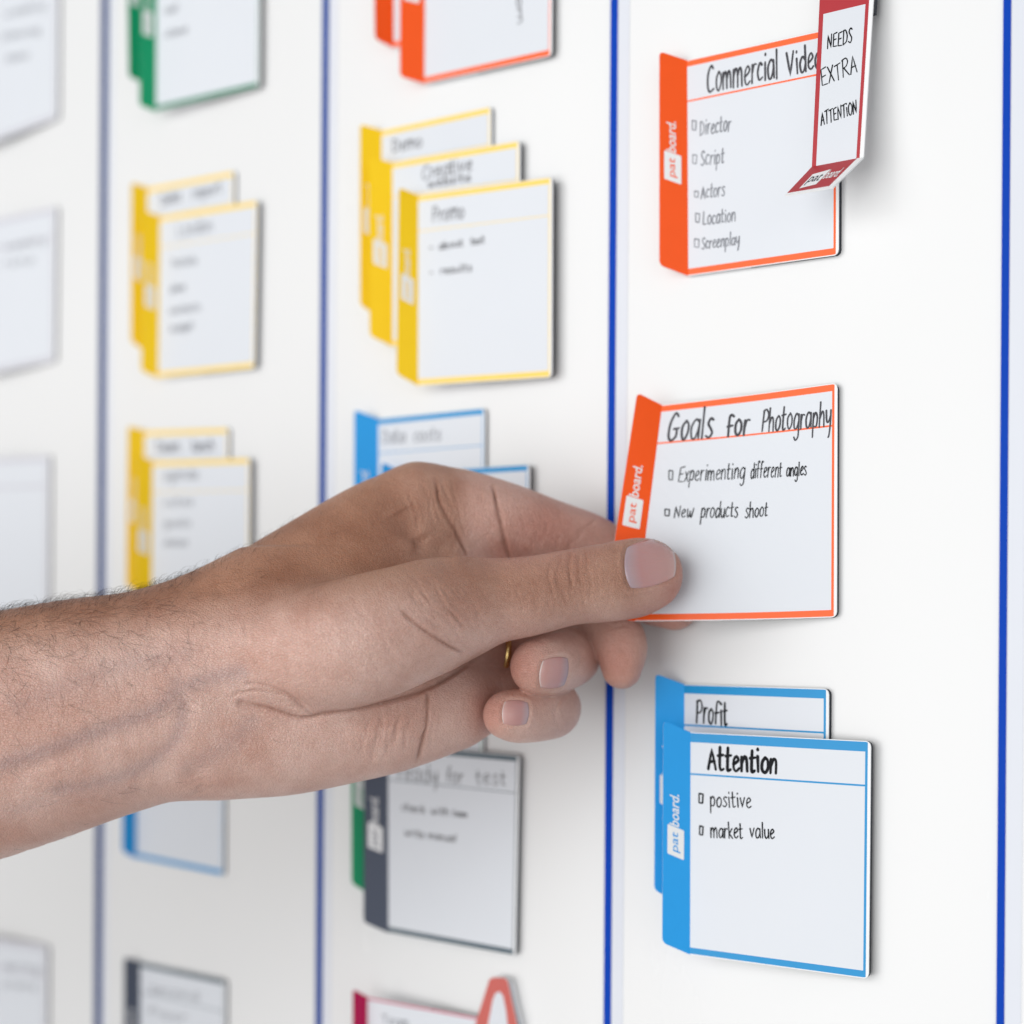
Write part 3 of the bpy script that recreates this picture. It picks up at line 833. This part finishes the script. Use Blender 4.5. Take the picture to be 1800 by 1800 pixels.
def normals(V, Q):
    n = np.cross(V[Q[:, 2]] - V[Q[:, 0]], V[Q[:, 3]] - V[Q[:, 1]])
    N = np.zeros_like(V)
    for k in range(4):
        np.add.at(N, Q[:, k], n)
    return N / np.maximum(np.linalg.norm(N, axis=1)[:, None], 1e-9)
def relax(V, Q, it):
    for _ in range(it):
        A = np.zeros_like(V); c = np.zeros(len(V))
        for k in range(4):
            np.add.at(A, Q[:, k], V[Q[:, (k + 1) % 4]]); np.add.at(A, Q[:, k], V[Q[:, (k + 3) % 4]]); np.add.at(c, Q[:, k], 2)
        V = V * .4 + (A / c[:, None]) * .6
    return V
V = relax(V, Q, 2)
N = normals(V, Q)
if (N[:, 2] * (V[:, 2] - V[:, 2].mean())).mean() < 0:
    Q = Q[:, ::-1]; N = -N
front = np.clip(-N[:, 2] * 2.0 + .15, 0, 1)          # surfaces that face the side the thumb is on
def to_px(V):
    x, y = V[:, 0] / V[:, 2] * FPX, -V[:, 1] / V[:, 2] * FPX
    return PX0 + x * cr_ - y * sr_, PY0 + x * sr_ + y * cr_
PXV, PYV = to_px(V)
def seg_dist(pts):
    p = smooth_pts(pts, 6)
    best = np.full(len(V), 1e9); par = np.zeros(len(V))
    x0, x1 = min(q[0] for q in p) - 60, max(q[0] for q in p) + 60
    y0, y1 = min(q[1] for q in p) - 60, max(q[1] for q in p) + 60
    ii = np.where((PXV > x0) & (PXV < x1) & (PYV > y0) & (PYV < y1))[0]
    X, Y = PXV[ii], PYV[ii]
    bl, pl = np.full(len(ii), 1e9), np.zeros(len(ii))
    for k in range(len(p) - 1):
        a, b2 = np.array(p[k]), np.array(p[k + 1])
        d = b2 - a; L2 = (d ** 2).sum() + 1e-9
        t = np.clip(((X - a[0]) * d[0] + (Y - a[1]) * d[1]) / L2, 0, 1)
        ds = np.hypot(X - a[0] - t * d[0], Y - a[1] - t * d[1])
        m_ = ds < bl
        bl[m_] = ds[m_]; pl[m_] = (k + t[m_]) / (len(p) - 1)
    best[ii] = bl; par[ii] = pl
    return best, par
def groove(pts, w, depth, dmax=1e9, fade=True, rim=.25):
    global V
    pts = [(x + random.uniform(-1.6, 1.6), y + random.uniform(-1.6, 1.6)) for x, y in smooth_pts(pts, 2)]
    d, t = seg_dist(pts)
    f_ = np.sqrt(np.clip(np.minimum(t, 1 - t) * 6, 0, 1)) if fade else 1.0
    ph = random.uniform(0, 6)
    w = w * (1 + .25 * np.sin(t * 7 + ph) + .15 * np.sin(t * 17 + ph * 2))
    depth = depth * (.78 + .22 * np.sin(t * 9 + ph * 1.7) + .12 * np.sin(t * 23 + ph))
    amt = -depth * np.exp(-(d / w) ** 2) + depth * rim * np.exp(-((d - 2.1 * w) / w) ** 2)
    amt = amt * f_ * front * (V[:, 2] < dmax)
    V = V + N * amt[:, None]
GROOVES = [
  ([(425, 1238), (470, 1247), (530, 1262), (570, 1256), (640, 1246), (700, 1229), (750, 1211), (800, 1182), (850, 1150)], 5.0, 1.2, 575, False, .03),
  ([(405, 1224), (450, 1214), (500, 1222), (530, 1242), (548, 1256)], 3.6, .40),
  ([(430, 1200), (480, 1208), (530, 1236)], 4.5, .35),
  ([(766, 838), (773, 880), (793, 920), (812, 955), (822, 978)], 3.1, .80, 1e9, True, .03),
  ([(866, 850), (876, 900), (886, 945), (897, 985)], 3.3, .95, 1e9, True, .03),
  ([(1050, 910), (1030, 930), (1008, 952), (995, 968)], 4.0, .25, 1e9, True, .1),
  ([(700, 900), (722, 935), (752, 960), (800, 974)], 19, 1.9, 1e9, True, .0),
  ([(752, 1214), (751, 1260), (744, 1300), (732, 1342)], 3.2, .8, 1e9, True, .03),
  ([(704, 1252), (694, 1290), (684, 1322)], 5, .4),
  ([(676, 1258), (668, 1300), (655, 1335)], 6, .25),
  ([(700, 1068), (735, 1100), (780, 1131), (815, 1148)], 2.8, .55, 1e9, True, .08),
  ([(722, 1068), (770, 1098), (835, 1130)], 4, .25),
  ([(740, 1058), (790, 1085), (850, 1112)], 4, .2),
  ([(760, 1045), (800, 1066), (850, 1085)], 4, .15),
  ([(1003, 972), (1000, 1000), (1004, 1034)], 2.6, .40),
  ([(985, 985), (980, 1010), (985, 1035), (993, 1060)], 3, .22),
  ([(1017, 975), (1016, 1000), (1020, 1026)], 3, .25),
  ([(966, 990), (963, 1015), (970, 1045)], 3, .14),
  ([(1030, 972), (1032, 992)], 3, .15),
  ([(345, 1362), (356, 1400)], 17, .7, 1e9, False, 0),
  ([(-60, 1385), (90, 1335), (180, 1300), (280, 1262), (350, 1240)], 18, .5, 1e9, True, .15),
  ([(60, 1400), (160, 1380), (250, 1350), (325, 1285)], 18, .38, 1e9, True, .1),
  ([(300, 1195), (330, 1240), (320, 1290)], 12, .3),
  ([(986, 1226), (976, 1252), (984, 1286)], 3.5, .35),
  ([(966, 1222), (958, 1240)], 3, .2),
  ([(1014, 1128), (1022, 1152), (1016, 1186)], 3.5, .35),
  ([(1062, 1094), (1080, 1102), (1104, 1098)], 3.5, .3),
  ([(300, 1030), (360, 1040), (420, 1032)], 14, .5, 1e9, True, 0),
]
for g in GROOVES: groove(*g)
# families of fine skin folds
def fold_family(p0, p1, q0, q1, n, w, depth, bend=0.0):
    for k in range(n):
        f_ = (k + random.uniform(.2, .8)) / n
        a = [p0[0] + (q0[0] - p0[0]) * f_, p0[1] + (q0[1] - p0[1]) * f_]; b_ = [p1[0] + (q1[0] - p1[0]) * f_, p1[1] + (q1[1] - p1[1]) * f_]
        s0, s1 = random.uniform(0, .35), random.uniform(.65, 1)
        pts = []
        for t in (s0, s0 + (s1 - s0) * .33, s0 + (s1 - s0) * .66, s1):
            pts.append((a[0] + (b_[0] - a[0]) * t + random.uniform(-3, 3), a[1] + (b_[1] - a[1]) * t + bend * math.sin(math.pi * t) + random.uniform(-3, 3)))
        groove(pts, w, depth * random.uniform(.5, 1.2), 1e9, True, .15)
fold_family((690, 1010), (800, 1150), (800, 995), (880, 1120), 16, 2.4, .32, 6)     # base of the thumb
fold_family((880, 985), (910, 1110), (1050, 965), (1060, 1085), 14, 2.3, .2, 0)    # along the thumb
fold_family((690, 850), (720, 945), (800, 835), (835, 965), 6, 2.6, .3, -6)        # root of the index finger
fold_family((900, 860), (920, 970), (1040, 905), (1030, 965), 6, 2.4, .08)
fold_family((420, 1190), (560, 1250), (400, 1250), (540, 1290), 7, 2.6, .26, 5)     # wrist
fold_family((640, 1255), (610, 1350), (780, 1220), (770, 1320), 7, 2.6, .24)        # heel of the hand
fold_family((520, 1080), (660, 1230), (640, 1040), (760, 1170), 8, 2.8, .14, 8)     # ball of the thumb
# nail beds: outline of each nail plate in the picture
def nail_outline(corners, n=40):
    """rounded quad: corners root-a, tip-a, tip-b, root-b"""
    c = np.array(corners, float)
    pts = []
    for k in range(n):
        an = 2 * math.pi * k / n
        u, v_ = math.cos(an), math.sin(an)
        q = 2.0 / 4.2
        u, v_ = math.copysign(abs(u) ** q, u), math.copysign(abs(v_) ** q, v_)
        a, b2 = (u + 1) / 2, (v_ + 1) / 2
        pts.append(tuple((c[0] * (1 - a) + c[1] * a) * (1 - b2) + (c[3] * (1 - a) + c[2] * a) * b2))
    return pts
NAILS = {   # (root-a, tip-a, tip-b, root-b), deepest distance
  'thumb': ([(1094, 958), (1178, 942), (1193, 1018), (1102, 1042)], 572),
  'ring': ([(1002, 1152), (950, 1158), (946, 1212), (995, 1208)], 590),
  'little': ([(931, 1232), (884, 1230), (881, 1275), (928, 1276)], 590),
  'middle': ([(1128, 1108), (1120, 1184), (1131, 1176), (1139, 1114)], 0),
}
for nm, (cor, dm) in NAILS.items():
    if not dm: continue
    o_ = nail_outline(cor)
    d, t = seg_dist(o_ + [o_[0]])
    sc_ = 1.0 if nm == 'thumb' else .8
    amt = (-.35 * np.exp(-(d / 2.6) ** 2) + .22 * np.exp(-((d - 6.5) / 3.5) ** 2)) * sc_
    from_in = np.zeros(len(V), bool)
    c = np.array(o_); cx, cy = c.mean(0)
    ang = np.arctan2(PYV - cy, PXV - cx); rad = np.hypot(PXV - cx, PYV - cy)
    oa = np.arctan2(c[:, 1] - cy, c[:, 0] - cx); orr = np.hypot(c[:, 0] - cx, c[:, 1] - cy); so = np.argsort(oa)
    lim = np.interp(ang, oa[so], orr[so], period=2 * math.pi)
    inside = rad < lim
    amt = np.where(inside, -.35 * sc_, amt) * np.clip(front * 2, 0, 1) * (V[:, 2] < dm)
    V = V + N * amt[:, None]

# skin pigment: sun-browned back of the arm and thumb, pink palm and finger pads
def sstep(x): x = np.clip(x, 0, 1); return x * x * (3 - 2 * x)
line = np.interp(PXV, [-400, 0, 150, 300, 450, 600, 700, 800, 900, 1080, 1300], [1230, 1140, 1118, 1092, 1068, 1050, 1046, 1066, 1078, 1075, 1060])
tan = sstep((line - PYV) / 120 + .5)
tan = tan * (1 - .25 * sstep((PXV - 620) / 150))
behind = V[:, 2] > 575
idx_pink = sstep((PXV - 790) / 50) * behind
tan = tan * (1 - idx_pink)
tan = tan * (1 - .7 * sstep((PXV - 1090) / 70))
tan = np.maximum(tan, sstep((V[:, 2] - 575) / 15) * (PXV < 700))
tips = np.maximum.reduce([np.exp(-(((PXV - cx) / rx) ** 2 + ((PYV - cy) / ry) ** 2)) for cx, cy, rx, ry in
    [(1195, 1040, 45, 60), (915, 1165, 50, 50), (865, 1250, 40, 45), (1085, 1165, 50, 60), (960, 930, 90, 60), (1170, 1090, 60, 30), (905, 965, 60, 30)]])
veins = np.zeros(len(V))
for pts, w_, a_ in [([(0, 1345), (90, 1316), (180, 1283), (270, 1250), (330, 1205), (420, 1180)], 16, 1.0), ([(100, 1392), (200, 1370), (280, 1330), (318, 1275), (312, 1200)], 15, .9),
                 ([(30, 1240), (120, 1205), (220, 1168), (330, 1150)], 20, .5), ([(330, 1350), (400, 1310), (440, 1270)], 18, .6), ([(0, 1430), (120, 1400), (230, 1385)], 16, .4)]:
    d, t = seg_dist(pts)
    veins = np.maximum(veins, a_ * np.exp(-(d / w_) ** 2))
dark = np.zeros(len(V))                       # darker brown along the creases
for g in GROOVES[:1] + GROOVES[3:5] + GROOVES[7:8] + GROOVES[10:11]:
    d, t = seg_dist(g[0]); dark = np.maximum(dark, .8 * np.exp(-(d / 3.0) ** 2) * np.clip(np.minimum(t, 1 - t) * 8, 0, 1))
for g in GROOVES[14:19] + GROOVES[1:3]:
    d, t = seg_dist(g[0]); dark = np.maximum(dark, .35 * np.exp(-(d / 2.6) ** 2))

CRv, CUv, CFv, CCv = [np.array(q) for q in (CR, CU, CF, CC)]
def cam_to_world(P): return CCv + P[:, :1] * CRv + P[:, 1:2] * CUv + P[:, 2:3] * CFv
WV = cam_to_world(V) * MM
Q = Q[:, ::-1].copy()              # camera axes are left handed, so the winding turns round
me = bpy.data.meshes.new('person')
me.vertices.add(len(WV)); me.vertices.foreach_set('co', WV.astype(np.float32).ravel())
me.loops.add(Q.size); me.loops.foreach_set('vertex_index', Q.astype(np.int32).ravel())
me.polygons.add(len(Q)); me.polygons.foreach_set('loop_start', np.arange(0, Q.size, 4, dtype=np.int32))
me.polygons.foreach_set('use_smooth', np.ones(len(Q), bool))
me.update(calc_edges=True); me.validate()
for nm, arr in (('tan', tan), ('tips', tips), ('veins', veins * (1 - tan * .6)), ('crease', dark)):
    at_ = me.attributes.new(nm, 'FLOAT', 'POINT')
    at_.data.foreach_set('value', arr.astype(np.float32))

def skin_material():
    m, nt, b = new_mat('skin')
    L = nt.links.new
    def attr(n):
        a = nt.nodes.new('ShaderNodeAttribute'); a.attribute_name = n
        return a.outputs['Fac']
    def mix(fac, a, b2, mode='MIX'):
        n = nt.nodes.new('ShaderNodeMixRGB'); n.blend_type = mode
        for i, q in enumerate((fac, a, b2)):
            if isinstance(q, (int, float)): n.inputs[i].default_value = q
            elif isinstance(q, tuple): n.inputs[i].default_value = (*q, 1)
            else: L(q, n.inputs[i])
        return n.outputs[0]
    def math_(op, a, b2):
        n = nt.nodes.new('ShaderNodeMath'); n.operation = op
        for i, q in enumerate((a, b2)):
            if isinstance(q, (int, float)): n.inputs[i].default_value = q
            else: L(q, n.inputs[i])
        return n.outputs[0]
    tc = nt.nodes.new('ShaderNodeTexCoord')
    def noise(scale, detail=3, rough=.5):
        n = nt.nodes.new('ShaderNodeTexNoise'); n.inputs['Scale'].default_value = scale; n.inputs['Detail'].default_value = detail
        n.inputs['Roughness'].default_value = rough
        L(tc.outputs['Object'], n.inputs['Vector'])
        return n.outputs['Fac']
    def ramp(x, lo, hi):
        n = nt.nodes.new('ShaderNodeMapRange'); n.inputs[1].default_value = lo; n.inputs[2].default_value = hi
        L(x, n.inputs[0]); return n.outputs[0]
    blot = ramp(noise(55, 4), .35, .65)
    fine = ramp(noise(800, 4, .75), .32, .68)
    palm = mix(blot, (.62, .37, .30), (.74, .505, .435))
    brown = mix(blot, (.34, .148, .082), (.46, .23, .142))
    base = mix(attr('tan'), palm, brown)
    base = mix(math_('MULTIPLY', attr('tips'), .75), base, (.55, .245, .19))
    base = mix(math_('MULTIPLY', attr('veins'), .40), base, (.33, .25, .265))
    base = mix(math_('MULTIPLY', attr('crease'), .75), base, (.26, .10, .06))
    base = mix(math_('MULTIPLY', fine, .55), base, mix(1.0, base, (.80, .70, .66), 'MULTIPLY'))
    L(base, b.inputs['Base Color'])
    b.inputs['Roughness'].default_value = .44
    b.inputs['Specular IOR Level'].default_value = .5
    b.inputs['Subsurface Weight'].default_value = .18
    b.inputs['Subsurface Radius'].default_value = (1.0, .35, .2)
    b.inputs['Subsurface Scale'].default_value = .0025
    vor = nt.nodes.new('ShaderNodeTexVoronoi'); vor.feature = 'DISTANCE_TO_EDGE'; vor.inputs['Scale'].default_value = 900
    warp = nt.nodes.new('ShaderNodeMapping'); warp.inputs['Scale'].default_value = (1, 1, 1.7)
    L(tc.outputs['Object'], warp.inputs['Vector']); L(warp.outputs[0], vor.inputs['Vector'])
    cell = ramp(vor.outputs['Distance'], 0, .18)
    hgt = math_('ADD', math_('MULTIPLY', cell, .5), math_('ADD', math_('MULTIPLY', noise(700, 3), .6), math_('MULTIPLY', noise(130, 3), 2.4)))
    bp = nt.nodes.new('ShaderNodeBump'); bp.inputs['Strength'].default_value = .8; bp.inputs['Distance'].default_value = .00034
    L(hgt, bp.inputs['Height']); L(bp.outputs[0], b.inputs['Normal'])
    return m
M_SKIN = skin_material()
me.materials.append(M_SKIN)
person = bpy.data.objects.new('person', me)
COL.objects.link(person)
tag(person, 'bare left forearm and hand with dark arm hair, pinching the lifted orange card', 'person')

# ------------------------------------------------------------------ fingernails
bvh = BVHTree.FromPolygons([Vector(p) for p in WV], [tuple(int(i) for i in q) for q in Q])
def hit(px, py):
    o = CC * MM
    d = (at(px, py, 500) * MM - o).normalized()
    loc, nor, i, dist = bvh.ray_cast(o, d)
    if loc is None: loc, nor, i, dist = bvh.find_nearest(at(px, py, 562) * MM)
    return loc, nor
def nail_material():
    m, nt, b = new_mat('nail')
    at_ = nt.nodes.new('ShaderNodeAttribute'); at_.attribute_name = 'along'
    r = nt.nodes.new('ShaderNodeValToRGB')
    e = r.color_ramp.elements
    e[0].position, e[0].color = 0.0, (.46, .35, .39, 1)
    e[1].position, e[1].color = .985, (.64, .52, .50, 1)
    for p, c in ((.14, (.48, .32, .33, 1)), (.30, (.52, .275, .265, 1)), (.80, (.56, .31, .285, 1)), (.955, (.60, .36, .33, 1))):
        q = e.new(p); q.color = c
    nt.links.new(at_.outputs['Fac'], r.inputs[0])
    nt.links.new(r.outputs[0], b.inputs['Base Color'])
    b.inputs['Roughness'].default_value = .2
    b.inputs['Specular IOR Level'].default_value = .6
    b.inputs['Subsurface Weight'].default_value = .1
    b.inputs['Subsurface Scale'].default_value = .001
    at2 = nt.nodes.new('ShaderNodeAttribute'); at2.attribute_name = 'across'
    n = nt.nodes.new('ShaderNodeTexNoise'); n.noise_dimensions = '1D'; n.inputs['Scale'].default_value = 30
    nt.links.new(at2.outputs['Fac'], n.inputs['W'])
    bp = nt.nodes.new('ShaderNodeBump'); bp.inputs['Strength'].default_value = .35; bp.inputs['Distance'].default_value = .0002
    nt.links.new(n.outputs[0], bp.inputs['Height']); nt.links.new(bp.outputs[0], b.inputs['Normal'])
    return m
M_NAIL = nail_material()
def build_nail(cor, flare, lift):
    n = 26
    c = np.array(cor, float)
    grid, al, ac = [], [], []
    for i in range(n + 1):
        for j in range(n + 1):
            u, v_ = 2 * i / n - 1, 2 * j / n - 1
            # square -> rounded square
            q = .62
            uu = u * math.sqrt(1 - q * v_ * v_ / 2); vv = v_ * math.sqrt(1 - q * u * u / 2)
            a, b2 = (uu + 1) / 2, (vv + 1) / 2
            p = (c[0] * (1 - a) + c[1] * a) * (1 - b2) + (c[3] * (1 - a) + c[2] * a) * b2
            loc, nor = hit(*p)
            grid.append((loc, nor, u, v_)); al.append(i / n); ac.append(j / n)
    good = [g for g in grid if g[0] is not None]
    verts = []
    # smooth the normals so the plate is even
    nm_ = Vector((0, 0, 0))
    for g in good: nm_ += g[1]
    nm_.normalize()
    for loc, nor, u, v_ in grid:
        k = (1 - u ** 4) * (1 - v_ ** 4)
        verts.append(loc + (nor * .6 + nm_ * .4) * (lift * (.35 + .65 * k) + flare * max(0, u) ** 3) * MM)
    P = np.array([tuple(v) for v in verts]).reshape(n + 1, n + 1, 3)
    for _ in range(4):
        P[1:-1, 1:-1] = .5 * P[1:-1, 1:-1] + .125 * (P[2:, 1:-1] + P[:-2, 1:-1] + P[1:-1, 2:] + P[1:-1, :-2])
    verts = [Vector(p) for p in P.reshape(-1, 3)]
    nv = len(verts)
    back = [v - nm_ * .45 * MM for v in verts]
    f = []
    I = lambda i, j: i * (n + 1) + j
    for i in range(n):
        for j in range(n):
            f.append((I(i, j), I(i + 1, j), I(i + 1, j + 1), I(i, j + 1)))
            f.append((nv + I(i, j), nv + I(i, j + 1), nv + I(i + 1, j + 1), nv + I(i + 1, j)))
    rim = [I(i, 0) for i in range(n + 1)] + [I(n, j) for j in range(1, n + 1)] + [I(i, n) for i in range(n - 1, -1, -1)] + [I(0, j) for j in range(n - 1, 0, -1)]
    for a, b2 in zip(rim, rim[1:] + rim[:1]): f.append((b2, a, nv + a, nv + b2))
    o = link_mesh('fingernail', verts + back, f, M_NAIL, person, smooth=True, scale=1.0)
    for name_, arr in (('along', al * 2), ('across', ac * 2)):
        at_ = o.data.attributes.new(name_, 'FLOAT', 'POINT'); at_.data.foreach_set('value', arr)
    return o
for nm, (cor, dm) in NAILS.items():
    if dm: build_nail(cor, .25, .55 if nm == 'thumb' else .45)

# ------------------------------------------------------------------ arm hair
cand = np.where((PXV > -30) & (PXV < 600) & (N[:, 2] < .35))[0]
top_edge = np.interp(PXV[cand], [-40, 0, 100, 200, 300, 360, 430, 500, 570], [1080, 1072, 1055, 1043, 1020, 1000, 968, 930, 890])
below = PYV[cand] - top_edge
wgt = np.exp(-np.maximum(below, 0) / 70.0) * np.interp(PXV[cand], [-30, 60, 230, 330, 430, 600], [1, 1, 1, .55, .22, .06])
wgt *= np.where(below < 8, 1.1, 1.0)
wgt *= np.interp(V[cand, 2], [570, 585], [1, .35])
below_of = dict(zip(cand.tolist(), below.tolist()))
pick = rng.choice(cand, size=1150, replace=False, p=wgt / wgt.sum())
hv, hf = [], []
armdir = np.array([.97, .20, .0])
for i in pick:
    p, n_ = V[i].copy(), N[i]
    top_ = below_of[i] < 22
    g = np.array([.8, .35, .0]) if top_ else np.array([.75, -.55, .0]) if PYV[i] > 1085 else np.array([.9, .1, -.25])
    g = g + rng.normal(0, .35, 3)
    g -= n_ * g.dot(n_); g /= np.linalg.norm(g) + 1e-9
    side = np.cross(n_, g)
    length = rng.uniform(3.5, 8.0) if top_ else rng.uniform(4.0, 11.0)
    length *= (1.0 if PXV[i] < 340 else .6)
    curl = rng.normal(0, .22)
    lift = rng.uniform(.45, .95) if top_ else rng.uniform(.08, .42)
    nseg = 7
    d = g * (1 - lift) + n_ * lift
    p = p - n_ * .1
    base = len(hv)
    for k in range(nseg + 1):
        r = .038 * (1 - .75 * k / nseg)
        a1 = np.cross(d, VIEW); a1 /= np.linalg.norm(a1) + 1e-9
        a2 = np.cross(d, a1); a2 /= np.linalg.norm(a2) + 1e-9
        for q in range(3):
            an = q * 2.094
            hv.append(p + (a1 * math.cos(an) + a2 * math.sin(an)) * r)
        d = d + side * curl + g * .10 - n_ * (lift * .30)
        d /= np.linalg.norm(d)
        p = p + d * length / nseg
    for k in range(nseg):
        for q in range(3):
            a, b2 = base + 3 * k + q, base + 3 * k + (q + 1) % 3
            hf.append((a, b2, b2 + 3, a + 3))
hw = cam_to_world(np.array(hv)) * MM
M_HAIR = plain('dark_hair', (.035, .022, .016), rough=.45, var=.3)
hair = link_mesh('arm_hair', [tuple(q) for q in hw], hf, M_HAIR, person, scale=1.0)

# ------------------------------------------------------------------ gold ring on the ring finger
RC = np.array([*(np.array(ray_xy(872, 1141)) * 595.2), 595.2])
RA = np.array([*(np.array(ray_xy(900, 1142)) * 592.0), 592.0]) - np.array([*(np.array(ray_xy(860, 1141)) * 588.5), 588.5])
RA /= np.linalg.norm(RA)
b1 = np.cross(RA, VIEW); b1 /= np.linalg.norm(b1); b2_ = np.cross(RA, b1)
rv, rf = [], []
n1, prof = 64, [(-1.0, .0), (-.8, .6), (0, .8), (.8, .6), (1.0, 0), (0, -.2)]
for k in range(n1):
    an = 2 * math.pi * k / n1
    dr = b1 * math.cos(an) * 10.2 + b2_ * math.sin(an) * 10.3
    u = dr / np.linalg.norm(dr)
    for a, r in prof: rv.append(RC + dr + u * r + RA * a)
for k in range(n1):
    for q in range(6):
        rf.append((k * 6 + q, k * 6 + (q + 1) % 6, ((k + 1) % n1) * 6 + (q + 1) % 6, ((k + 1) % n1) * 6 + q))
ring = link_mesh('ring', [tuple(q) for q in cam_to_world(np.array(rv)) * MM], rf, M_GOLD, smooth=True, scale=1.0)
tag(ring, 'thin gold ring worn on a finger, glinting in the dark gap under the thumb', 'ring')
